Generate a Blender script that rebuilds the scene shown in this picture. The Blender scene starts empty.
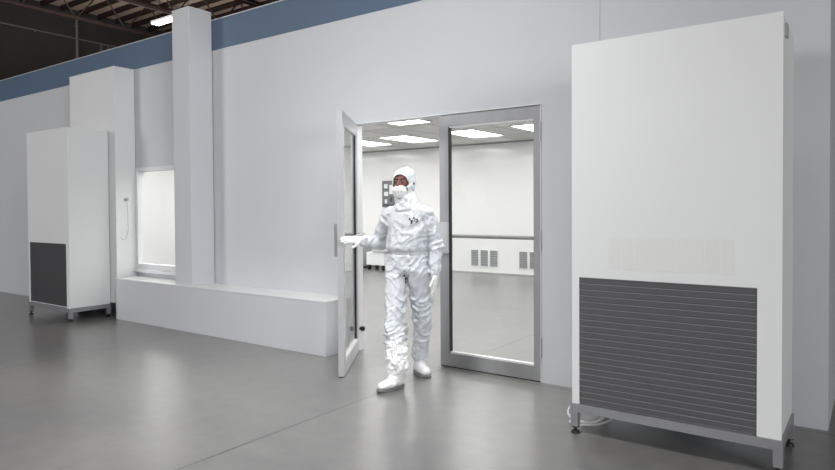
import bpy, bmesh, math, random
import numpy as np
from mathutils import Vector, Matrix, noise
from mathutils.bvhtree import BVHTree
random.seed(7)
S = bpy.context.scene; COL = S.collection

# ------------------------------------------------------------------ materials
def lin(c):
    return tuple(((v/255)/12.92 if v/255 <= .04045 else ((v/255+.055)/1.055)**2.4) for v in c)+(1,)
def mat(name, rgb, rough=.5, metal=0, var=0, scale=6, bump=0, bscale=40, emit=None, estr=0, coat=0, spec=.5, rvar=0, stretch=(1,1,1)):
    m = bpy.data.materials.new(name); m.use_nodes = True
    nt = m.node_tree; b = nt.nodes['Principled BSDF']
    b.inputs['Base Color'].default_value = lin(rgb); b.inputs['Roughness'].default_value = rough
    b.inputs['Metallic'].default_value = metal; b.inputs['Coat Weight'].default_value = coat
    b.inputs['Coat Roughness'].default_value = .15; b.inputs['Specular IOR Level'].default_value = spec
    tc = nt.nodes.new('ShaderNodeTexCoord'); mp = nt.nodes.new('ShaderNodeMapping')
    mp.inputs['Scale'].default_value = stretch
    nt.links.new(tc.outputs['Object'], mp.inputs['Vector'])
    def nz(sc, det=4):
        n = nt.nodes.new('ShaderNodeTexNoise'); n.inputs['Scale'].default_value = sc; n.inputs['Detail'].default_value = det
        nt.links.new(mp.outputs['Vector'], n.inputs['Vector']); return n
    if var or rvar:
        n = nz(scale)
        if var:
            mr = nt.nodes.new('ShaderNodeMapRange'); mr.inputs['From Min'].default_value = .3; mr.inputs['From Max'].default_value = .7
            mr.inputs['To Min'].default_value = 1-var; mr.inputs['To Max'].default_value = 1+var
            nt.links.new(n.outputs['Fac'], mr.inputs['Value'])
            mx = nt.nodes.new('ShaderNodeMix'); mx.data_type = 'RGBA'; mx.blend_type = 'MULTIPLY'
            mx.inputs['Factor'].default_value = 1; mx.inputs[6].default_value = lin(rgb)
            nt.links.new(mr.outputs['Result'], mx.inputs[7]); nt.links.new(mx.outputs[2], b.inputs['Base Color'])
        if rvar:
            mr = nt.nodes.new('ShaderNodeMapRange'); mr.inputs['From Min'].default_value = .3; mr.inputs['From Max'].default_value = .7
            mr.inputs['To Min'].default_value = max(0, rough-rvar); mr.inputs['To Max'].default_value = rough+rvar
            nt.links.new(n.outputs['Fac'], mr.inputs['Value']); nt.links.new(mr.outputs['Result'], b.inputs['Roughness'])
    if bump:
        n = nz(bscale); bp = nt.nodes.new('ShaderNodeBump'); bp.inputs['Strength'].default_value = bump; bp.inputs['Distance'].default_value = .01
        nt.links.new(n.outputs['Fac'], bp.inputs['Height']); nt.links.new(bp.outputs['Normal'], b.inputs['Normal'])
    if emit:
        b.inputs['Emission Color'].default_value = lin(emit); b.inputs['Emission Strength'].default_value = estr
    return m

M = {}
M['wall'] = mat('wall_paint', (202,205,209), .42, var=.02, scale=.8)
M['blue'] = mat('blue_fascia', (86,106,130), .5, var=.03, scale=1.5)
M['white'] = mat('white_powder_coat', (224,226,227), .38, var=.012, scale=1.2)
M['emboss'] = mat('pressed_sheet', (221,222,222), .45, var=.01)
M['ledge'] = mat('ledge_paint', (200,202,206), .4, var=.02, scale=1)
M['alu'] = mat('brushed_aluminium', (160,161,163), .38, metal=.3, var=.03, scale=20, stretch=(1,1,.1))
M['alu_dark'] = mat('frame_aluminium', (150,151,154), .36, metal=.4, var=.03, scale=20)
M['alu_light'] = mat('pale_aluminium', (200,201,204), .4, metal=.35, var=.02, scale=20)
M['black'] = mat('black_rubber', (22,22,23), .55, var=.1)
M['gasket'] = mat('dark_gasket', (30,30,31), .5, var=.05)
M['grille'] = mat('charcoal_grille', (84,84,87), .5, var=.05, scale=30)
M['grille_dark'] = mat('dark_filter', (64,64,67), .55, var=.08, scale=60)
M['edge'] = mat('slat_edge_highlight', (140,141,142), .4, var=.05, scale=8)  # paler than the slats: light caught on their edges, put into the colour
M['room'] = mat('glossy_room_panel', (233,233,232), .115, var=.006, scale=1, bump=.14, bscale=.9, spec=.6)
M['vent'] = mat('vent_grey', (160,160,160), .5, var=.03)
M['slot'] = mat('slot_dark', (70,70,72), .6, var=.05)
M['cable'] = mat('pale_hose', (196,198,196), .3, var=.05)
M['panel'] = mat('grey_enclosure', (108,111,113), .5, var=.06, scale=20)
M['frost'] = mat('window_frame_paint', (228,229,231), .4, var=.01)
M['timber'] = mat('brown_steel', (40,26,22), .65, var=.25, scale=5, stretch=(1,1,1))
M['deck'] = mat('roof_deck', (226,204,188), .8, var=.15, scale=2.2, stretch=(.3,3,1))
M['hallwall'] = mat('dark_hall_wall', (62,58,56), .85, var=.15, scale=.6)
M['hallpipe'] = mat('grey_conduit', (120,112,106), .5, var=.1)
M['roofcap'] = mat('roof_sheet', (150,152,155), .6, var=.05)
M['suit'] = mat('coverall_fabric', (210,215,221), .24, var=.02, scale=9, bump=.55, bscale=26, coat=.25, spec=.6)
M['hood'] = mat('hood_fabric', (236,239,242), .34, var=.02, scale=12, bump=.4, bscale=34, coat=.1)
M['boot'] = mat('boot_cover', (238,239,240), .35, var=.03, scale=14, bump=.6, bscale=38, coat=.2)
M['sole'] = mat('grey_sole', (120,121,120), .5, var=.1, scale=40, bump=.4, bscale=200)
M['glove'] = mat('latex_glove', (234,235,236), .3, var=.02, coat=.2)
M['mask'] = mat('mask_fabric', (240,241,240), .6, var=.02, bump=.2, bscale=60)
M['skin'] = mat('skin', (136,88,82), .5, var=.08, scale=25, bump=.1, bscale=120)
M['hair'] = mat('brow_hair', (46,32,28), .7, var=.1)
M['eye'] = mat('eye_white', (150,140,136), .2, var=.02)
M['iris'] = mat('iris', (40,26,20), .15, var=.1)
M['snap'] = mat('dark_snap', (40,42,46), .35, var=.1)
M['pink'] = mat('pink_band', (196,160,162), .6, var=.05)

def floor_mat():
    m = mat('polished_concrete', (138,138,137), .26, spec=.9, coat=.4); nt = m.node_tree; b = nt.nodes['Principled BSDF']
    N = nt.nodes.new; L = nt.links.new
    tc = N('ShaderNodeTexCoord'); sx = N('ShaderNodeSeparateXYZ'); L(tc.outputs['Object'], sx.inputs[0])
    def math_(op, a, bb=None, c=None):
        n = N('ShaderNodeMath'); n.operation = op
        for i, v in enumerate((a, bb, c)):
            if v is None: continue
            if isinstance(v, (int, float)): n.inputs[i].default_value = v
            else: L(v, n.inputs[i])
        return n.outputs[0]
    def joint(sock, off, per):
        t = math_('ADD', sock, -off+per*200.5)
        t = math_('MODULO', t, per); t = math_('SUBTRACT', t, per/2); t = math_('ABSOLUTE', t)
        return math_('LESS_THAN', t, .007)
    j = math_('MAXIMUM', joint(sx.outputs[0], -3.10, 3.3), joint(sx.outputs[1], 4.68, 3.3))
    n1 = N('ShaderNodeTexNoise'); n1.inputs['Scale'].default_value = .55; n1.inputs['Detail'].default_value = 1.5; n1.inputs['Distortion'].default_value = .1
    n2 = N('ShaderNodeTexNoise'); n2.inputs['Scale'].default_value = 7; n2.inputs['Detail'].default_value = 8
    n3 = N('ShaderNodeTexNoise'); n3.inputs['Scale'].default_value = 90; n3.inputs['Detail'].default_value = 2
    for n in (n1, n2, n3): L(tc.outputs['Object'], n.inputs['Vector'])
    s = math_('ADD', math_('MULTIPLY', n1.outputs[0], .55), math_('MULTIPLY', n2.outputs[0], .25))
    s = math_('ADD', s, math_('MULTIPLY', n3.outputs[0], .15))
    cr = N('ShaderNodeValToRGB'); L(s, cr.inputs[0])
    cr.color_ramp.interpolation = 'EASE'; cr.color_ramp.elements[0].position = .22; cr.color_ramp.elements[0].color = lin((92,92,94))
    cr.color_ramp.elements[1].position = .78; cr.color_ramp.elements[1].color = lin((132,132,129))
    mx = N('ShaderNodeMix'); mx.data_type = 'RGBA'; L(math_('MULTIPLY', j, .8), mx.inputs[0]); L(cr.outputs[0], mx.inputs[6]); mx.inputs[7].default_value = lin((48,48,48))
    L(mx.outputs[2], b.inputs['Base Color'])
    mr = N('ShaderNodeMapRange'); L(n1.outputs[0], mr.inputs[0]); mr.inputs[1].default_value = 0; mr.inputs[2].default_value = 1
    b.inputs['Coat Roughness'].default_value = .3; mr.inputs[3].default_value = .278; mr.inputs[4].default_value = .35; L(mr.outputs[0], b.inputs['Roughness'])
    return m
M['floor'] = floor_mat()

def tile_mat():
    m = mat('ceiling_tiles', (222,221,216), .6); nt = m.node_tree; b = nt.nodes['Principled BSDF']; N = nt.nodes.new; L = nt.links.new
    tc = N('ShaderNodeTexCoord'); mp = N('ShaderNodeMapping'); L(tc.outputs['Object'], mp.inputs[0])
    mp.inputs['Location'].default_value = (.16,-.25,0)
    br = N('ShaderNodeTexBrick'); L(mp.outputs[0], br.inputs['Vector']); br.offset = 0
    br.inputs['Scale'].default_value = 1; br.inputs['Brick Width'].default_value = .725; br.inputs['Row Height'].default_value = 1.05
    br.inputs['Mortar Size'].default_value = .022; br.inputs['Mortar Smooth'].default_value = 0; br.inputs['Bias'].default_value = -.1
    br.inputs['Color1'].default_value = lin((246,246,244)); br.inputs['Color2'].default_value = lin((206,204,201)); br.inputs['Mortar'].default_value = lin((190,189,187))
    L(br.outputs['Color'], b.inputs['Base Color']); return m
M['tiles'] = tile_mat()

def glass_mat():
    m = bpy.data.materials.new('clear_glass'); m.use_nodes = True; nt = m.node_tree; nt.nodes.clear()
    o = nt.nodes.new('ShaderNodeOutputMaterial'); mx = nt.nodes.new('ShaderNodeMixShader')
    t = nt.nodes.new('ShaderNodeBsdfTransparent'); t.inputs[0].default_value = (.98,.985,.98,1)
    g = nt.nodes.new('ShaderNodeBsdfGlossy'); g.inputs['Roughness'].default_value = .02
    ge = nt.nodes.new('ShaderNodeNewGeometry'); dt = nt.nodes.new('ShaderNodeVectorMath'); dt.operation = 'DOT_PRODUCT'
    nt.links.new(ge.outputs['Normal'], dt.inputs[0]); nt.links.new(ge.outputs['Incoming'], dt.inputs[1])
    def mm(op, a, v=None, c=None):
        n = nt.nodes.new('ShaderNodeMath'); n.operation = op
        for i, q in enumerate((a, v, c)):
            if q is None: continue
            if isinstance(q, (int, float)): n.inputs[i].default_value = q
            else: nt.links.new(q, n.inputs[i])
        return n.outputs[0]
    fr = mm('MULTIPLY_ADD', mm('POWER', mm('SUBTRACT', 1.0, mm('ABSOLUTE', dt.outputs['Value'])), 5.0), .9, .014)
    nt.links.new(fr, mx.inputs[0]); nt.links.new(t.outputs[0], mx.inputs[1]); nt.links.new(g.outputs[0], mx.inputs[2]); nt.links.new(mx.outputs[0], o.inputs[0])
    return m
M['glass'] = glass_mat()
M['lamp'] = mat('light_panel', (255,255,250), .5, emit=(255,254,252), estr=8.9)
M['tube'] = mat('hall_tube', (255,255,255), .5, emit=(255,246,246), estr=6)

# ------------------------------------------------------------------ mesh helpers
def box(bm, x0, x1, y0, y1, z0, z1, bev=0):
    r = bmesh.ops.create_cube(bm, size=1)
    bmesh.ops.scale(bm, vec=(x1-x0, y1-y0, z1-z0), verts=r['verts'])
    bmesh.ops.translate(bm, vec=((x0+x1)/2, (y0+y1)/2, (z0+z1)/2), verts=r['verts'])
    if bev:
        es = list({e for v in r['verts'] for e in v.link_edges})
        bmesh.ops.bevel(bm, geom=es, offset=bev, segments=2, affect='EDGES', profile=.6)
def rod(bm, a, b, r, seg=12, r2=None):
    a, b = Vector(a), Vector(b); d = b-a
    q = d.to_track_quat('Z', 'Y').to_matrix().to_4x4(); q.translation = (a+b)/2
    bmesh.ops.create_cone(bm, cap_ends=True, segments=seg, radius1=r, radius2=r if r2 is None else r2, depth=d.length, matrix=q)
def hull(bm, ells, sub=2):
    """convex hull of ellipsoids (centre, radius or radii)"""
    t = bmesh.new()
    if len(ells) == 1:
        c, r = ells[0]; rr = (r, r, r) if isinstance(r, (int, float)) else r
        o = bmesh.ops.create_icosphere(t, subdivisions=sub, radius=1)
        bmesh.ops.scale(t, vec=rr, verts=o['verts']); bmesh.ops.translate(t, vec=c, verts=o['verts'])
    else:
        u = bmesh.new(); bmesh.ops.create_icosphere(u, subdivisions=sub, radius=1); pts = [v.co.copy() for v in u.verts]; u.free()
        for c, r in ells:
            rr = (r, r, r) if isinstance(r, (int, float)) else r
            for q in pts: t.verts.new((c[0]+q.x*rr[0], c[1]+q.y*rr[1], c[2]+q.z*rr[2]))
        bmesh.ops.convex_hull(t, input=t.verts[:])
        bmesh.ops.delete(t, geom=[v for v in t.verts if not v.link_faces], context='VERTS')
        bmesh.ops.recalc_face_normals(t, faces=t.faces[:])
    me = bpy.data.meshes.new('tmp'); t.to_mesh(me); t.free(); bm.from_mesh(me); bpy.data.meshes.remove(me)
def obj(name, bm, m, parent=None, smooth=False, loc=None):
    me = bpy.data.meshes.new(name); bmesh.ops.recalc_face_normals(bm, faces=bm.faces[:]); bm.to_mesh(me); bm.free()
    me.materials.append(m); o = bpy.data.objects.new(name, me); COL.objects.link(o)
    if smooth:
        for p in me.polygons: p.use_smooth = True
    if parent: o.parent = parent
    if loc: o.location = loc
    return o
def tag(o, label=None, cat=None, group=None, kind=None):
    if label: o['label'] = label
    if cat: o['category'] = cat
    if group: o['group'] = group
    if kind: o['kind'] = kind
    return o
def thing(name, label, cat, loc=(0,0,0), rz=0, group=None):
    o = bpy.data.objects.new(name, None); COL.objects.link(o); o.location = loc; o.rotation_euler = (0,0,rz); o.empty_display_size = .1
    return tag(o, label, cat, group)
def BX(name, m, parent, *bs, bev=0):
    bm = bmesh.new()
    for b in bs: box(bm, *b, bev=bev)
    return obj(name, bm, m, parent)
def struct(name, m, *bs, label=None, parent=None):
    o = BX(name, m, parent, *bs)
    if not parent: o['kind'] = 'structure'
    if label: o['label'] = label
    return o
def copy_tree(o, parent=None):
    c = o.copy(); COL.objects.link(c)
    if parent: c.parent = parent
    for ch in [x for x in COL.objects if x.parent == o]: copy_tree(ch, c)
    return c

# ------------------------------------------------------------------ the setting
D = 4.75; T = .12; ZB = 3.314; ZT = 3.675; XR = -.235; XL = -18
OX0, OX1, OZ = -4.205, -2.19, 2.262          # door opening
WX0, WX1, WZ0, WZ1 = -8.10, -6.98, .60, 1.985  # window opening
YF = 11.9; ZC = 2.80; RX0 = -14.0; RX1 = -.40
floor = struct('floor', M['floor'], (-34, 14, -14, 42, -.3, 0), label='polished grey concrete floor with saw-cut joints')
struct('wall_front', M['wall'],
    (XL, WX0, D, D+T, 0, ZB), (WX0, WX1, D, D+T, 0, WZ0), (WX0, WX1, D, D+T, WZ1, ZB), (WX1, OX0, D, D+T, 0, ZB),
    (OX0, OX1, D, D+T, OZ, ZB), (OX1, -1.7085, D, D+T, 0, ZB), (-1.7035, XR, D, D+T, 0, ZB), (-1.72, -1.69, D+.006, D+T, 0, ZB),
    label='long white cleanroom wall with double door and window')
struct('trim_1', M['blue'], (XL, XR+.004, D-.004, D+T, ZB, ZT-.012), label='slate blue fascia band above the white wall')
struct('trim_2', M['alu_light'], (XL, XR+.012, D-.012, D+T+.01, ZT-.012, ZT), label='thin pale cap strip on the blue fascia')
struct('wall_right', M['wall'], (XR-.12, XR, D+T, YF+.2, 0, ZB), label='white end wall of the cleanroom')
struct('wall_back', M['room'], (RX0, RX1, YF, YF+.1, 0, ZC+.1), label='glossy white far wall inside the cleanroom')
struct('wall_left', M['room'], (RX0-.1, RX0, D+T, YF+.1, 0, ZC+.1), label='white left wall inside the cleanroom')
struct('wall_right', M['room'], (RX1, RX1+.04, D+T, YF+.1, 0, ZC+.1), label='white right wall inside the cleanroom')
struct('ceiling', M['tiles'], (RX0, RX1, D+T, YF, ZC, ZC+.06), label='tiled cleanroom ceiling')
struct('trim_5', M['roofcap'], (XL, XR-.01, D+T, YF+.2, ZB-.1, ZB-.02), label='flat roof of the cleanroom')
struct('trim_3', M['vent'], (RX0, RX1, YF-.012, YF, ZC-.03, ZC), label='grey trim at top of far wall')
struct('baseboard_back', M['vent'], (RX0, RX1, YF-.015, YF, 0, .03), label='thin grey skirting of the far wall')
struct('trim_4', M['frost'], (OX1-.008, OX1-.001, D-.006, D+T+.004, 0, OZ-.001), (OX0+.001, OX0+.008, D-.006, D+T+.004, 0, OZ-.001), (OX0+.008, OX1-.008, D-.006, D+T+.004, OZ-.008, OZ-.001),
       label='thin aluminium lining around the door opening')

# window
w1 = struct('window_1', M['frost'], (WX0, WX0+.05, D-.02, D+.09, WZ0, WZ1), (WX1-.05, WX1, D-.02, D+.09, WZ0, WZ1),
            (WX0+.05, WX1-.05, D-.02, D+.09, WZ1-.05, WZ1), (WX0+.05, WX1-.05, D-.02, D+.09, WZ0, WZ0+.10), label='tall cleanroom window beside the square column')
BX('window_pane', M['glass'], w1, (WX0+.05, WX1-.05, D+.04, D+.046, WZ0+.10, WZ1-.05))
BX('window_sill', M['frost'], w1, (WX0-.01, WX1+.01, D-.05, D-.02, WZ0-.01, WZ0+.03))

# doors: each leaf built from hinge edge x=0 to free edge x=W, outside face towards -y
def leaf(n, mirror, loc, rz, label, mfr):
    W, H, t = .980, OZ-.014, .025
    sg = -1 if mirror else 1
    def B(*b):
        out = []
        for x0, x1, y0, y1, z0, z1 in b:
            if mirror: x0, x1 = -x1, -x0
            out.append((x0, x1, y0, y1, z0, z1))
        return out
    root = thing('door_%d' % n, label, 'door', loc, rz); root['kind'] = 'structure'; del root['category']
    BX('door_frame', mfr, root, *B((0,.060,-t,t,.008,H), (W-.095,W,-t,t,.008,H), (.060,W-.095,-t,t,.008,.125), (.060,W-.095,-t,t,H-.10,H)))
    BX('gasket', M['gasket'], root, *B((.0605,.067,-.011,.011,.126,H-.101), (W-.102,W-.0955,-t+.004,t-.004,.126,H-.101)))
    BX('glazing_bead', M['frost'], root, *B((.064,W-.103,-t+.004,t-.004,.125,.14), (.064,W-.103,-t+.004,t-.004,H-.113,H-.10)))
    BX('glass', M['glass'], root, *B((.060,W-.100,-.003,.003,.13,H-.105)))
    bm = bmesh.new()
    for b in B((W-.098, W+.004, -t-.026, -t+.001, 1.022, 1.298)): box(bm, *b, bev=.004)
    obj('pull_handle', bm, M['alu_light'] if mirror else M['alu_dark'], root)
    bm2 = bmesh.new()
    rod(bm2, (sg*.04, t+.055, 1.17), (sg*(W-.05), t+.055, 1.17), .017)
    for x in (.05, W-.06): rod(bm2, (sg*x, t-.002, 1.17), (sg*x, t+.055, 1.17), .013)
    obj('push_bar', bm2, M['vent'], root)
    for z in (.28, 1.15, 2.03):
        bm3 = bmesh.new()
        for k in range(5): rod(bm3, (sg*-.006, -t-.010, z-.07+k*.032), (sg*-.006, -t-.010, z-.07+k*.032+.026), .009, 10)
        obj('hinge', bm3, M['alu_light'], root)
    BX('bottom_seal', M['black'], root, *B((.005, W-.002, -t+.004, t-.004, .0, .012)))
    return root
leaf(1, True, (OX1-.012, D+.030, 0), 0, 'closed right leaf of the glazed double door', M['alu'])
leaf(2, False, (OX0+.018, D+.004, 0), math.radians(-56.2), 'open left leaf of the glazed double door, swung outwards', M['alu_light'])  # paler frame metal stands in for room light on this leaf

ds = thing('door_stop', 'small black round door stop low on the jamb behind the open door leaf', 'door stop', (OX0+.008, D+.07, .22))
bm = bmesh.new(); rod(bm, (0,0,0), (.035,0,0), .012); rod(bm, (.022,0,0), (.045,0,0), .024, 16); obj('rubber_buffer', bm, M['black'], ds)
# ------------------------------------------------------------------ boxed-out pieces on the wall
led = thing('wall_ledge', 'long low white boxed ledge along the wall left of the door', 'ledge', (-6.15, 4.575, 0))
BX('ledge_box', M['ledge'], led, (-1.885, 1.88, -.175, .175, 0, .525), bev=.004)
BX('ledge_cap', M['white'], led, (-1.889, 1.884, -.179, .175, .525, .535), bev=.002)
col = thing('square_column', 'tall square white column rising from the ledge past the blue fascia', 'column', (-6.585, 4.588, .535))
BX('column_casing', M['wall'], col, (-.165, .165, -.158, .15, 0, 3.22), bev=.004)
BX('column_top', M['white'], col, (-.168, .168, -.161, .15, 3.22, 3.228))
duct = thing('duct_housing', 'tall white duct housing on the wall above and behind the far-left cabinet', 'duct', (-8.70, 4.605, .19))
BX('housing', M['white'], duct, (-.60, .585, -.14, .14, 0, 3.11), bev=.003)
BX('housing_cap', M['white'], duct, (-.603, .588, -.143, .14, 3.11, 3.122))
BX('support_leg', M['slot'], duct, (.50, .56, -.10, .10, -.19, 0)); BX('support_leg', M['slot'], duct, (-.56, -.50, -.10, .10, -.19, 0))
# small hose hanging on the wall between housing and window
bm = bmesh.new(); pts = [(-8.085,4.66,1.56),(-8.085,4.50,1.57)]
def tube(pts, r, name, m, parent=None, cyc=False):
    cu = bpy.data.curves.new(name, 'CURVE'); cu.dimensions = '3D'; cu.bevel_depth = r; cu.bevel_resolution = 3; cu.resolution_u = 8
    sp = cu.splines.new('BEZIER'); sp.bezier_points.add(len(pts)-1)
    for p, q in zip(sp.bezier_points, pts): p.co = q; p.handle_left_type = p.handle_right_type = 'AUTO'
    sp.use_cyclic_u = cyc
    o = bpy.data.objects.new(name, cu); COL.objects.link(o)
    dg = bpy.context.evaluated_depsgraph_get(); me = bpy.data.meshes.new_from_object(o.evaluated_get(dg)); bpy.data.objects.remove(o)
    n = bpy.data.objects.new(name, me); me.materials.clear(); me.materials.append(m); COL.objects.link(n)
    for p in me.polygons: p.use_smooth = True
    if parent: n.parent = parent
    return n
bm.free()
hk = thing('gauge_hose', 'thin grey gauge hose looping down beside the tall window', 'hose', (-8.113, 4.60, 1.56))
bm = bmesh.new(); rod(bm, (0,0,0), (.03,0,0), .022, 16); obj('hose_fitting', bm, M['vent'], hk)
tube([(.02,0,0), (.035,.0,-.06), (.03,.01,-.28), (.028,.0,-.46), (.03,-.05,-.53), (.02,-.085,-.50)], .004, 'hose', M['cable'], hk)

# ------------------------------------------------------------------ recirculation cabinets
def cabinet(name, label, x0, x1, y0, y1, z0, z1, g, pitch, mgr, medge, louvre=None):
    root = thing(name, label, 'air handling cabinet', ((x0+x1)/2, (y0+y1)/2, 0)); w = (x1-x0)/2; d = (y1-y0)/2
    gx0, gx1, gz0, gz1 = g; gx0 -= (x0+x1)/2; gx1 -= (x0+x1)/2
    body = BX('body', M['white'], root, (-w, w, -d+.02, d, z0, z1), bev=.003)
    # front sheet with a hole for the intake grille
    BX('front_panel', M['white'], root, (-w-.004, gx0, -d-.002, -d+.02, z0, z1+.006), (gx1, w+.004, -d-.002, -d+.02, z0, z1+.006), (gx0, gx1, -d-.002, -d+.02, gz1, z1+.006))
    gr = BX('intake_grille', mgr, root, (gx0, gx1, -d+.010, -d+.018, gz0, gz1))
    bm = bmesh.new(); n = int((gz1-gz0)/pitch)
    for k in range(n):
        z = gz0+(k+.5)*(gz1-gz0)/n
        box(bm, gx0+.002, gx1-.002, -d+.003, -d+.011, z-pitch*.5+.003, z+pitch*.5-.003)
    sl = obj('louvre_slats', bm, mgr, gr)
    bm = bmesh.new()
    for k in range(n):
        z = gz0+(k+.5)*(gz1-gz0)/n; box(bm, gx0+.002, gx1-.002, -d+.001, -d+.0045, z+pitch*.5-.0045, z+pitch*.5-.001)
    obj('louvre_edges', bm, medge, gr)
    # frame under the cabinet
    fr = BX('base_frame', M['alu_dark'], root, (-w-.012, w+.012, -d-.012, -d+.035, z0-.052, z0-.001), (-w-.012, -w+.035, -d+.035, d, z0-.052, z0-.001),
            (w-.035, w+.012, -d+.035, d, z0-.052, z0-.001), (-w+.035, w-.035, d-.047, d, z0-.052, z0-.001))
    for sx in (-1, 1):
        for sy in (-1, 1):
            cx = sx*(w-.012); cy = sy*(d-.012) if sy < 0 else d-.024
            lg = BX('leg', M['alu_dark'], root, (cx-.023, cx+.023, cy-.023, cy+.023, .045, z0-.052))
            bm = bmesh.new(); rod(bm, (cx,cy,.012), (cx,cy,.046), .010); rod(bm, (cx,cy,0), (cx,cy,.016), .030, 16, .022); rod(bm, (cx,cy,.038), (cx,cy,.046), .024, 16)
            obj('levelling_foot', bm, M['black'], lg)
    if louvre:
        lx0, lx1, lz0, lz1, nn = louvre; lx0 -= (x0+x1)/2; lx1 -= (x0+x1)/2; wd = (lx1-lx0)/nn
        for k in range(nn):
            BX('louvre_plate', M['emboss'], root, (lx0+k*wd, lx0+(k+1)*wd-.014, -d-.0030, -d-.002, lz0, lz1))
    return root
RU = cabinet('air_cabinet', 'large white cabinet with wide dark louvred intake, right of the door', -1.545, -.398, 3.81, 4.36, .190, 2.432,
        (-1.503, -.511, .196, .988), .0375, M['grille'], M['edge'], louvre=(-1.314, -.604, 1.05, 1.243, 9))
BX('latch', M['vent'], RU, (.5735, .585, -.18, -.11, 2.33, 2.40), bev=.002)
LU = cabinet('air_cabinet', 'white cabinet with black intake grille at far left, beyond the ledge', -9.393, -8.275, 3.93, 4.455, .175, 2.470,
        (-9.363, -8.345, .19, .995), .034, M['grille_dark'], M['grille_dark'])
# hoses under the large cabinet
hs = thing('drain_hose', 'pale coiled hoses on floor under the left end of the large cabinet', 'hose', (-1.50, 3.98, 0))
tube([(-.10,.02,.125),(-.13,-.02,.10),(-.11,-.06,.06),(-.04,-.03,.03),(.06,.0,.05),(.12,.03,.12),(.14,.05,.18)], .009, 'hose', M['cable'], hs)
tube([(-.10,.05,.012),(-.13,.0,.012),(-.09,-.05,.012),(-.02,-.02,.012),(.08,.03,.03),(.17,.05,.10),(.2,.06,.18)], .008, 'hose', M['cable'], hs)

# ------------------------------------------------------------------ inside the cleanroom
def clight(x0, y0, lab, first=None):
    r = thing('ceiling_light', lab, 'light', (x0+.32, y0+.575, ZC), group='recessed cleanroom ceiling lights')
    BX('diffuser', M['lamp'], r, (-.31, .31, -.565, .565, -.012, -.004))
    BX('frame', M['alu_light'], r, (-.335, .335, -.59, -.565, -.014, .0), (-.335, .335, .565, .59, -.014, .0), (-.335, -.31, -.565, .565, -.014, .0), (.31, .335, -.565, .565, -.014, .0))
    return r
cols = [-13.4, -11.95, -10.5, -9.05, -7.85, -6.38, -5.0, -3.55, -2.1]; rows = [9.62, 7.20, 5.2]  # leftmost column added, unseen, to brighten the room behind the window
rn = ['in the row nearest the far wall', 'in the middle row', 'in the row nearest the door']
for j, y in enumerate(rows):
    for i, x in enumerate(cols):
        clight(x, y, 'flat rectangular ceiling light %s, %s' % (rn[j], ['added out of view beside the left wall','second from the left wall','third from the left wall','fourth from the left wall','fifth from the left wall','fourth from the right wall','third from the right wall','second from the right wall','beside the right wall'][i]))
vr = thing('vent_grille', 'x', 'vent', (0, YF, 0), group='low return air grilles on the far wall')
BX('frame', M['frost'], vr, (-.108, .108, -.012, 0, .14, .16), (-.108, .108, -.012, 0, .50, .52), (-.108, -.09, -.012, 0, .16, .50), (.09, .108, -.012, 0, .16, .50))
bm = bmesh.new()
box(bm, -.09, .09, -.004, 0, .16, .50); obj('backing', bm, M['panel'], vr)
bm = bmesh.new()
for k in range(9): box(bm, -.09, .09, -.011, -.005, .166+k*.037, .190+k*.037)
obj('slats', bm, M['vent'], vr)
gn = ['first', 'second', 'third', 'fourth', 'fifth']; sn = ['left', 'middle', 'right']; first = True
for k in range(5):
    for s in range(3):
        o = vr if first else copy_tree(vr); first = False
        o.location = (-10.53+1.16*k+.235*s+.0, YF, 0)
        o['label'] = '%s grille in the %s trio of low wall vents counted from the left' % (sn[s], gn[k])
pn = thing('control_panel', 'grey control panel on the far wall behind the person\'s head', 'control panel', (-9.15, YF, 1.45))
BX('enclosure', M['panel'], pn, (-.43, .42, -.06, 0, 0, .62), bev=.004)
for (a, b, c, d_) in ((-.36,-.26,.44,.54), (-.20,-.06,.30,.52), (-.36,-.24,.26,.36), (-.18,-.12,.12,.22), (-.34,-.28,.08,.18)):
    BX('switch_block', M['white'] if a < -.19 else M['slot'], pn, (a, b, -.072, -.06, c, d_))
BX('wire_tray', M['slot'], pn, (-.42, .40, -.066, -.06, .0, .06))
ct = thing('trolley', 'small white trolley on dark casters standing near the far wall', 'trolley', (-9.30, 11.40, 0))
BX('cabinet_body', M['white'], ct, (-.26, .27, -.18, .18, .115, .41), bev=.01)
BX('top_tray', M['vent'], ct, (-.06, .30, -.20, .19, .41, .435), bev=.004)
for x in (-.20, .21):
    for y in (-.14, .14):
        bm = bmesh.new(); rod(bm, (x-.02,y,.05), (x+.02,y,.05), .05, 16); box(bm, x-.028, x+.028, y-.012, y+.012, .05, .115); obj('caster', bm, M['black'], ct)
cb = thing('storage_cabinet', 'low grey cabinet left of the white trolley', 'cabinet', (-9.98, 11.55, 0))
BX('cabinet_body', M['vent'], cb, (-.13, .15, -.2, .2, .05, .56), bev=.006)
BX('plinth', M['slot'], cb, (-.11, .13, -.18, .18, 0, .05))
BX('door', M['panel'], cb, (-.12, .14, -.21, -.2, .07, .54))

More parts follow.
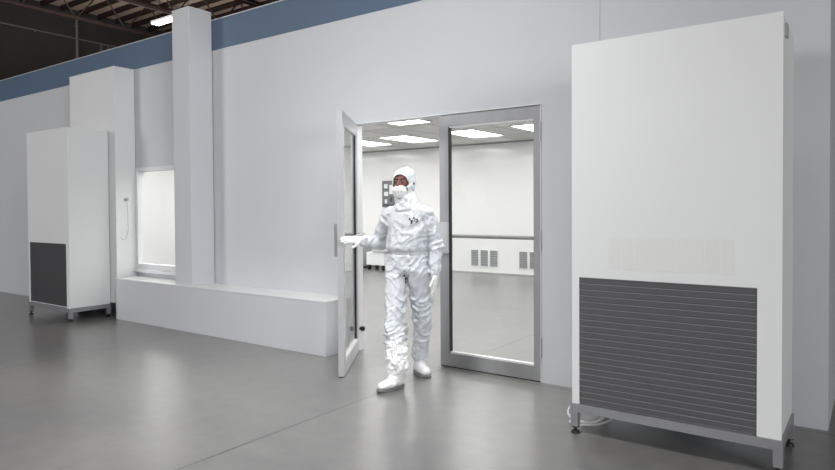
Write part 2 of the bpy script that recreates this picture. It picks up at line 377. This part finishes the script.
# ------------------------------------------------------------------ warehouse hall above
HX = -22.0; HZ = 8.0
struct('wall_left', M['hallwall'], (HX-.3, HX, -14, 42, 0, HZ+.3), label='dark warehouse wall at far left')
struct('wall_back', M['hallwall'], (HX, 14, 41.7, 42, 0, HZ+.3), label='dark warehouse back wall')
struct('ceiling', M['deck'], (HX, 14, -14, 41.7, HZ+.18, HZ+.3), label='pale warehouse roof deck')
bm = bmesh.new(); box(bm, -17.9, 17.9, -.035, .035, -.08, .08)
j0 = obj('roof_joist', bm, M['timber']); first = True
for k in range(48):
    o = j0 if first else j0.copy()
    if not first: COL.objects.link(o)
    first = False
    o.location = (-4.0, 7.2+k*.62, HZ+.10); tag(o, 'brown roof joist running parallel to the cleanroom wall under the roof deck', 'joist', 'parallel roof joists')
def truss(name, x, lab):
    r = thing(name, lab, 'truss', (x, 0, HZ-1.02))
    BX('bottom_chord', M['timber'], r, (-.04,.04,-12,40,-.04,.04)); BX('top_chord', M['timber'], r, (-.04,.04,-12,40,.94,1.02))
    for k in range(24):
        y = 4+k*.75; bm = bmesh.new()
        if k % 2: rod(bm, (0,y,0), (0,y+.75,.95), .022, 8)
        else: rod(bm, (0,y,.95), (0,y+.75,0), .022, 8)
        obj('web_member', bm, M['timber'], r)
    return r
for i, (x, n) in enumerate(zip((-18.8, -16.2, -13.6, -11.0), ('nearest the dark left wall', 'second from the dark left wall', 'third from the dark left wall', 'fourth from the dark left wall'))):
    truss('roof_truss', x, 'brown open-web roof truss, '+n)
hp = thing('wall_conduit', 'pale horizontal conduit running across the dark left wall', 'conduit', (HX, 8, 7.2))
bm = bmesh.new(); rod(bm, (.05,0,.02), (.05,7,-.0), .03, 8); obj('pipe', bm, M['hallpipe'], hp)
for y in (1.5, 4.0, 6.3): BX('bracket', M['hallpipe'], hp, (0,.03,y-.02,y+.02,-.05,.06))
dp = thing('downpipe', 'vertical pale pipe on the dark left wall', 'pipe', (HX+.075, 10.80, 0))
bm = bmesh.new(); rod(bm, (0,0,0), (0,0,7.95), .05, 10); obj('pipe', bm, M['hallpipe'], dp)
BX('bracket', M['hallpipe'], dp, (-.07,.0,-.06,.06,6.5,6.56), (-.07,.0,-.06,.06,7.6,7.66))
bx_ = thing('junction_box', 'small pale metal frame at the end of the wall conduit', 'box', (HX, 11.75, 6.78))
BX('frame', M['hallpipe'], bx_, (0,.12,-.14,-.10,0,.42), (0,.12,.10,.14,0,.42), (0,.12,-.10,.10,.38,.42), (0,.12,-.10,.10,0,.04))
BX('backing', M['slot'], bx_, (0,.03,-.1,.1,.04,.38))
hl = thing('hanging_lamp', 'glowing white linear lamp under the warehouse roof', 'lamp', (-16.35, 10.85, 6.9))
BX('housing', M['white'], hl, (-1.05,.75,-.13,.13,.03,.09)); BX('diffuser', M['tube'], hl, (-1.03,.73,-.12,.12,0,.03))
for x in (-.8, .6):
    bm = bmesh.new(); rod(bm, (x,0,.12), (x,0,1.3), .008, 6); obj('hanger_rod', bm, M['timber'], hl)

#PBEG
# ------------------------------------------------------------------ person in cleanroom clothing
PO = Vector((-3.15, 4.22, 0)); PR = math.radians(15)
person = thing('person', 'person in white hooded coverall and mask stepping out, one hand on the open door', 'person', PO, PR)
def remesh(bm, name, m, voxel, smooth=2, fn=None, parent=None, cut=None, solid=0):
    me = bpy.data.meshes.new(name); bmesh.ops.recalc_face_normals(bm, faces=bm.faces[:]); bm.to_mesh(me); bm.free()
    o = bpy.data.objects.new(name, me); COL.objects.link(o)
    r = o.modifiers.new('r', 'REMESH'); r.mode = 'VOXEL'; r.voxel_size = voxel
    if smooth: s = o.modifiers.new('s', 'SMOOTH'); s.factor = .5; s.iterations = smooth
    dg = bpy.context.evaluated_depsgraph_get(); n = bpy.data.meshes.new_from_object(o.evaluated_get(dg)); bpy.data.objects.remove(o)
    if fn:
        cos = [v.co.copy() for v in n.vertices]; nos = [v.normal.copy() for v in n.vertices]
        for v, c, k in zip(n.vertices, cos, nos): v.co = c + k*fn(c, k)
    if cut:
        b = bmesh.new(); b.from_mesh(n)
        bmesh.ops.delete(b, geom=[f for f in b.faces if cut(f.calc_center_median())], context='FACES')
        b.to_mesh(n); b.free()
    o = bpy.data.objects.new(name, n); COL.objects.link(o); n.materials.clear(); n.materials.append(m)
    if solid:
        sm = o.modifiers.new('t', 'SOLIDIFY'); sm.thickness = solid; sm.offset = 1
    for q in n.polygons: q.use_smooth = True
    o.parent = parent or person
    return o
V = Vector
J = dict(hipR=V((-.095,.0,.915)), kneeR=V((-.060,-.145,.50)), ankR=V((.016,-.262,.12)),
         hipL=V((.095,.0,.915)), kneeL=V((.092,.105,.50)), ankL=V((.028,.205,.13)),
         shR=V((-.168,.0,1.375)), elR=V((-.300,.115,1.13)), wrR=V((-.392,-.07,1.155)),
         shL=V((.170,.0,1.375)), elL=V((.240,.035,1.12)), wrL=V((.250,-.015,.885)),
         head=V((-.026,-.005,1.632)))
def L3(a, b, t): return a+(b-a)*t

# body: one continuous figure inside the clothing
bm = bmesh.new()
hd = J['head']; RH = Matrix.Rotation(math.radians(-5), 3, 'Z')
hull(bm, [(hd+RH@V((0,.012,.028)), (.074,.088,.082)), (hd+RH@V((0,-.012,-.02)), (.064,.072,.075))])
hull(bm, [(hd+RH@V((0,-.03,-.05)), (.050,.045,.04)), (hd+RH@V((0,-.052,-.085)), (.024,.022,.02))])
hull(bm, [(hd+RH@V((0,-.082,.022)), .009), (hd+RH@V((0,-.108,-.020)), (.014,.012,.010))])            # nose
hull(bm, [(hd+RH@V((-.034,-.076,.036)), (.016,.012,.009)), (hd+RH@V((.034,-.076,.036)), (.016,.012,.009))])  # brow
for s in (-1,1): hull(bm, [(hd+RH@V((s*.040,-.064,-.012)), (.019,.014,.014))])
hull(bm, [(hd+RH@V((0,.015,-.05)), .052), (V((0,.01,1.42)), .058)])
hull(bm, [(V((0,0,1.33)), (.15,.09,.10)), (V((0,0,1.12)), (.13,.085,.08))])
hull(bm, [(V((0,0,1.12)), (.13,.085,.08)), (V((0,.01,.94)), (.145,.10,.08))])
for s in 'RL':
    hull(bm, [(J['sh'+s], .05), (V((0,0,1.36)), .07)])
    hull(bm, [(J['sh'+s], .048), (J['el'+s], .036)]); hull(bm, [(J['el'+s], .036), (J['wr'+s], .026)])
    hull(bm, [(J['hip'+s], .08), (J['knee'+s], .052)]); hull(bm, [(J['knee'+s], .052), (J['ank'+s], .036)])
remesh(bm, 'body', M['skin'], .006, 3)
bm = bmesh.new()
for s in (-1,1): hull(bm, [(hd+RH@V((s*.031,-.0775,.014)), (.0135,.010,.0085))], 3)
me_ = obj('eyes', bm, M['eye'], person, True)
for s in (-1,1):
    bm = bmesh.new(); hull(bm, [(hd+RH@V((s*.031-.002,-.0865,.013)), (.006,.0035,.0062))], 3)
    obj('iris', bm, M['iris'], me_, True)
bm = bmesh.new()
for s in (-1,1): hull(bm, [(hd+RH@V((s*.018,-.087,.032)), (.004,.005,.004)), (hd+RH@V((s*.046,-.080,.034)), (.006,.004,.003))])
obj('eyebrows', bm, M['hair'], person, True)

def fold(c, k, A, f, seed=0, st=(1,1,1)):
    q = V((c.x*st[0], c.y*st[1], c.z*st[2]))*f + V((seed, seed*1.7, -seed))
    w_ = V((noise.noise(q*.55+V((9,2,5))), noise.noise(q*.55+V((1,7,3))), noise.noise(q*.55)))*1.1
    n1 = 1-abs(noise.noise(q+w_))*2.4
    n2 = noise.noise(q*2.1+w_)
    return A*(max(n1, -.2)**1.0*.75+n2*.45-.35)
def near(c, p, r): return math.exp(-((c-p).length/r)**2)
def crease(c, A, f, tilt, seed):
    """sharp narrow pulled creases running across the limb"""
    q = V((c.x*.55, c.y*.55, (c.z+tilt*c.x)*1.7))*f+V((seed, -seed*2.1, seed*.7))
    q += V((0,0,noise.noise(c*7+V((seed,0,0)))*1.0))
    n = max(0, 1-abs(noise.noise(q))*3.2)
    m = .35+.65*max(0, min(1, .5+1.6*noise.noise(c*5+V((0,seed,0)))))
    return A*n**1.4*m
def suit_fn(c, k):
    kr, kl = near(c, J['kneeR'], .20), near(c, J['kneeL'], .15)
    er, el = near(c, J['elR'], .13), near(c, J['elL'], .13)
    low = 1 if c.y < -.05 else .5
    t_ = .9 if c.x < .03 else -.8
    if c.z > 1.05: t_ = 1.2 if c.x > 0 else -1.0
    t_ *= 1 if noise.noise(c*3.1) > -.12 else -.5
    d = fold(c, k, .010, 6.5, 3)
    a = .008+.013*kr+.007*kl+.009*er+.008*el+(.006*low if c.z < .5 else 0)
    d += crease(c, a*1.5, 8, t_, 2.3)+crease(c, a*.55, 17, -t_*.6, 7.7)-a*.5
    d -= .012*math.exp(-((c.z-1.055)/.014)**2) if abs(c.x) < .2 else 0       # drawn-in waist seam
    if 1.06 < c.z < 1.14: d += .010*math.exp(-((c.z-1.10)/.03)**2)          # bloused fabric above the belt
    return d
bm = bmesh.new()
hull(bm, [(V((0,0,1.33)), (.180,.120,.105)), (V((0,-.005,1.15)), (.183,.130,.09))])
hull(bm, [(V((0,-.005,1.15)), (.180,.128,.09)), (V((0,0,1.06)), (.166,.118,.04))])
hull(bm, [(V((0,0,1.055)), (.168,.118,.04)), (V((0,.01,.93)), (.188,.135,.085))])
hull(bm, [(J['shR'], (.064,.070,.064)), (V((0,0,1.40)), (.07,.080,.075))]); hull(bm, [(J['shL'], (.064,.070,.064)), (V((0,0,1.40)), (.07,.080,.075))])
hull(bm, [(V((0,0,1.42)), .085), (V((-.005,.0,1.50)), .075)])
hull(bm, [(J['shR'], .064), (J['elR'], .064)]); hull(bm, [(J['elR'], .063), (L3(J['elR'],J['wrR'],.93), .046)])
hull(bm, [(J['shL'], .064), (J['elL'], .062)]); hull(bm, [(J['elL'], .063), (L3(J['elL'],J['wrL'],.95), .050)])
hull(bm, [(J['hipR'], (.098,.115,.10)), (J['kneeR'], .080)]); hull(bm, [(J['kneeR'], .082), (L3(J['kneeR'],J['ankR'],.62), .080)])
hull(bm, [(J['hipL'], (.098,.115,.10)), (J['kneeL'], .082)]); hull(bm, [(J['kneeL'], .082), (L3(J['kneeL'],J['ankL'],.86), .076)])
suit = remesh(bm, 'coverall', M['suit'], .007, 2, suit_fn)
tree = BVHTree.FromPolygons([v.co for v in suit.data.vertices], [p_.vertices[:] for p_ in suit.data.polygons])
def front(x, z, y0=-.6):
    h = tree.ray_cast(V((x, y0, z)), V((0,1,0)))[0]
    return h if h else V((x,-.12,z))
# printed emblem, zip line, snaps
bm = bmesh.new()
for dx, dz, r in ((0,0,.016), (-.030,-.004,.009), (-.048,.012,.007), (-.034,-.020,.006), (-.018,.022,.006)):
    h = front(.115+dx, 1.325+dz); rod(bm, h+V((0,.006,0)), h+V((0,-.009,0)), r, 14)
obj('chest_emblem', bm, M['snap'], suit)
bm = bmesh.new()
h = front(.115, 1.325); rod(bm, h+V((0,-.002,0)), h+V((0,-.0105,0)), .009, 12); obj('emblem_centre', bm, M['suit'], suit)
bm = bmesh.new()
for z in np.arange(1.10, 1.40, .012):
    a, b = front(.004, z), front(.004, z+.012); rod(bm, a+V((0,.001,0)), b+V((0,.001,0)), .0045, 6)
obj('zip_flap', bm, M['suit'], suit)
for z in (.872, .845, .815):
    h = front(.0, z); bm = bmesh.new(); hull(bm, [(h+V((0,-.004,0)), (.0095,.008,.010 if z > .85 else .014))]); obj('snap', bm, M['snap'], suit, True)
# belt
bm = bmesh.new()
N_ = 48; ring = []
for k in range(N_):
    a = 2*math.pi*k/N_; o_ = V((math.cos(a), math.sin(a), 0)); z = 1.055
    h = tree.ray_cast(V((0,0,z))+o_*.19, -o_)[0] or V((0,0,z))+o_*.15
    ring.append((h, o_))
vs_ = [[bm.verts.new(h+o_*e+V((0,0,dz))) for (e, dz) in ((-.004,-.013),(.005,-.011),(.006,.0),(.005,.011),(-.004,.013))] for h, o_ in ring]
for k in range(N_):
    a, b = vs_[k], vs_[(k+1)%N_]
    for q in range(4): bm.faces.new((a[q], b[q], b[q+1], a[q+1]))
obj('waist_belt', bm, M['suit'], suit, True)

# hood: head shell flowing to the shoulders, open at the face
bm = bmesh.new()
hull(bm, [(hd+RH@V((0,.018,.028)), (.098,.112,.108)), (hd+RH@V((0,-.008,-.035)), (.090,.100,.085))])
hull(bm, [(hd+RH@V((0,-.0,-.06)), (.082,.088,.06)), (V((0,.0,1.455)), (.100,.092,.05))])
hull(bm, [(V((0,.0,1.465)), (.098,.092,.035)), (V((0,.005,1.420)), (.120,.104,.035))])
def hood_fn(c, k): return fold(c, k, .009, 12, 21)+crease(c, .009, 13, .8, 3.3)+fold(c, k, .003, 30, 5)-.004
def hood_cut(c):
    q = RH.inverted()@(c-hd)
    return q.y < -.03 and (q.x/.071)**2+((q.z+.004)/(.074 if q.z > -.004 else .13))**2 < 1
hood = remesh(bm, 'hood', M['hood'], .006, 2, hood_fn, cut=hood_cut, solid=.005)
bm = bmesh.new()   # elastic band round the face opening
prev = None; first_ = None; htree = BVHTree.FromPolygons([v.co for v in hood.data.vertices], [p_.vertices[:] for p_ in hood.data.polygons])
for k in range(0, 23):
    a = math.radians(-5+k*190/22); x = .074*math.cos(a); z = .080*math.sin(a)
    h = htree.ray_cast(hd+RH@V((x, -.4, z)), RH@V((0,1,0)))[0] or hd+RH@V((x,-.06,z))
    if prev: rod(bm, prev, h, .0042, 6)
    prev = h
obj('face_band', bm, M['pink'], hood)
for (x, z) in ((.097,-.005), (.094,-.065)):
    h = htree.ray_cast(hd+RH@V((.4, .0, z)), RH@V((-1,0,0)))[0]
    if h: bm = bmesh.new(); rod(bm, h-V((.004,0,0)), h+V((.009,0,0)), .010, 12); obj('hood_snap', bm, M['snap'], hood)
# mask
bm = bmesh.new()
hull(bm, [(hd+RH@V((0,-.078,-.060)), (.067,.046,.044)), (hd+RH@V((0,-.100,-.058)), (.042,.030,.036)), (hd+RH@V((0,-.072,-.096)), (.058,.040,.036))])
def mask_fn(c, k):
    q = RH.inverted()@(c-hd); return -.004*math.exp(-((q.z+.05)/.004)**2)+fold(c, k, .002, 30, 4)
mk = remesh(bm, 'face_mask', M['mask'], .004, 2, mask_fn)
bm = bmesh.new()
for s in (-1,1):
    rod(bm, hd+RH@V((s*.054,-.090,-.045)), hd+RH@V((s*.082,-.045,-.012)), .0035, 6); rod(bm, hd+RH@V((s*.052,-.085,-.075)), hd+RH@V((s*.080,-.04,-.06)), .0035, 6)
obj('mask_strap', bm, M['mask'], mk)

# gloves with five fingers
def glove(wr, el, palm_dir, up, curl, spread, thumb_dir, name, g=1.0):
    """palm_dir: along the hand; up: normal of the back of the hand"""
    d = palm_dir.normalized(); n = (up-up.project(d)).normalized(); s = d.cross(n).normalized()
    if s.dot(thumb_dir) < 0: s = -s
    bm = bmesh.new()
    pe = wr+d*.090*g
    hull(bm, [(L3(el, wr, .72), .050), (wr+d*.006, .036*g)])           # gauntlet
    hull(bm, [(wr, .031*g), (wr+d*.03*g+s*.020*g, .021*g), (wr+d*.03*g-s*.022*g, .020*g), (pe+s*.034*g, .014*g), (pe-s*.034*g, .013*g)])
    for i, (off, ln) in enumerate(((.033,.074), (.011,.082), (-.012,.076), (-.033,.060))):
        p = pe+s*off*g; dd = (d+s*(off*spread*14)).normalized(); r = .0108*g
        bend = curl*(.8+.25*i)
        for seg_, fr in enumerate((.42,.32,.26)):
            q = p+dd*ln*fr*g; hull(bm, [(p, r), (q, r*.92)]); p = q; r *= .93
            dd = (dd*math.cos(bend)-n*math.sin(bend)).normalized()
    p = wr+d*.028*g+s*.026*g; dd = (d*.62+s*.75-n*.15).normalized(); r = .0135*g
    for fr in (.036, .032, .026):
        q = p+dd*fr*g; hull(bm, [(p, r), (q, r*.9)]); p = q; r *= .9; dd = (dd+d*.35-n*.12).normalized()
    return remesh(bm, name, M['glove'], .0035, 1)
glove(J['wrR'], J['elR'], V((-.60,-.80,.10)), V((.35,-.35,.9)), .20, .5, V((.6,-.6,.3)), 'glove', 1.06)
glove(J['wrL'], J['elL'], V((.02,-.16,-1)), V((.95,.1,0)), .30, .25, V((-.1,-1,0)), 'glove')

# boot covers
def boot(heel, toe, ank, shaft_top, name, r_sh, amp):
    d = (toe-heel).normalized(); side = V((-d.y, d.x, 0)); ln = (toe-heel).length
    bm = bmesh.new()
    hz = .052
    hull(bm, [(heel+d*.045+V((0,0,hz+.008)), (.042,.042,.044)), (heel+d*ln*.62+side*.004+V((0,0,hz-.004)), (.052,.052,.036)), (toe-d*.05+V((0,0,hz-.008)), (.045,.045,.030))], 3)
    hull(bm, [(heel+d*.05+V((0,0,.075)), .043), (heel+d*ln*.5+V((0,0,.068)), (.040,.040,.030)), (ank+V((0,0,-.01)), .045)])
    hull(bm, [(ank+V((0,0,-.03)), .052), (L3(ank, shaft_top, .30), r_sh)]); hull(bm, [(L3(ank, shaft_top, .25), r_sh), (L3(ank, shaft_top, .7), r_sh*.98)]); hull(bm, [(L3(ank, shaft_top, .7), r_sh*.98), (shaft_top, r_sh*.84)])
    def fn(c, k):
        w_ = min(1, max(.25, (c.z-.06)/.12)); return (fold(c, k, amp, 14, 33, (1,1,1.5))+fold(c, k, amp*.5, 30, 11))*w_
    b = remesh(bm, name, M['boot'], .006, 1, fn)
    bm = bmesh.new(); loops = []
    pts = []
    for k in range(36):
        a = 2*math.pi*k/36; cx, sy = math.cos(a), math.sin(a)
        L_ = ln/2+.004; wv = .047+.010*max(0, cx*.9) if cx > -.3 else .043
        pts.append((heel+toe)/2+d*(L_*(abs(cx)**.8)*(1 if cx > 0 else -1))+side*(wv*(abs(sy)**.8)*(1 if sy > 0 else -1)))
    lv = [[bm.verts.new(p_+V((0,0,z)) if True else 0) for p_ in pts] for z in (.0, .030)]
    for k in range(36): bm.faces.new((lv[0][k], lv[0][(k+1)%36], lv[1][(k+1)%36], lv[1][k]))
    bm.faces.new(lv[0][::-1]); bm.faces.new(lv[1])
    bmesh.ops.bevel(bm, geom=[e for e in bm.edges if abs(e.verts[0].co.z-e.verts[1].co.z) < .001], offset=.006, segments=2, affect='EDGES')
    obj('sole', bm, M['sole'], b, True)
    return b
boot(V((.040,-.205,0)), V((-.075,-.440,0)), J['ankR'], V((-.018,-.205,.335)), 'boot_cover', .092, .020)
boot(V((-.030,.240,0)), V((.150,.085,0)), J['ankL'], V((.040,.195,.19)), 'boot_cover', .062, .008)
#PEND

# ------------------------------------------------------------------ light
def area(loc, size, power, color=(1,1,1), target=None, sy=None):  # unseen lamps, added to bring surfaces up to the wanted brightness
    l = bpy.data.lights.new('lamp', 'AREA'); l.energy = power; l.size = size; l.color = color
    if sy: l.shape = 'RECTANGLE'; l.size_y = sy
    o = bpy.data.objects.new('added_light', l); COL.objects.link(o); o.location = loc
    if target: o.rotation_euler = (Vector(target)-Vector(loc)).to_track_quat('-Z', 'Y').to_euler()
    return o
area((-.7,1.0,5.2), 1.6, 50, (.98,.99,1), (-7,4.2,1.8)).data.spread = math.radians(100)
area((-4,-7,3.4), 2.5, 100, (.97,.985,1), (-5,4.5,1.4))
area((-13.8,-7.5,3.6), 3.2, 570, (.985,.99,1), (-12,4.5,1.4))
area((6.5,-.8,2.5), 2.0, 360, (.99,.995,1), (-1,4.4,1.6))
area((-3.2,1.2,7.2), 1.6, 88, (1,.995,.98), (-3.0,2.2,0)).data.spread = math.radians(70)
area((4.5,-6,3.0), 2.0, 62, (.99,.995,1), (.3,4.6,1.2))
area((-16,9,6.0), 5, 160, (1,.96,.93), (-16.2,9.5,9))
w = bpy.data.worlds.new('World'); S.world = w; w.use_nodes = True
w.node_tree.nodes['Background'].inputs[0].default_value = (.93,.96,1,1); w.node_tree.nodes['Background'].inputs[1].default_value = .03

# ------------------------------------------------------------------ camera
f, p, yaw, roll, cy = 635.263, math.radians(1.135), math.radians(35.8), math.radians(.371), 220.1
F = Vector((-math.sin(yaw)*math.cos(p), math.cos(yaw)*math.cos(p), -math.sin(p)))
R = Vector((math.cos(yaw), math.sin(yaw), 0)); U = R.cross(F)
Rc = R*math.cos(roll)-U*math.sin(roll); Uc = R*math.sin(roll)+U*math.cos(roll)
cam = bpy.data.objects.new('camera', bpy.data.cameras.new('camera')); COL.objects.link(cam); S.camera = cam
mw = Matrix((Rc, Uc, -F)).transposed().to_4x4(); mw.translation = (0, 0, 1.43); cam.matrix_world = mw
cam.data.sensor_width = 36; cam.data.sensor_fit = 'HORIZONTAL'; cam.data.lens = f*36/835; cam.data.shift_y = (cy-235)/835
cam.data.clip_start = .05; cam.data.clip_end = 200
vs = S.view_settings; vs.view_transform = 'Standard'; vs.look = 'None'; vs.gamma = 1; vs.exposure = 0; vs.use_curve_mapping = False
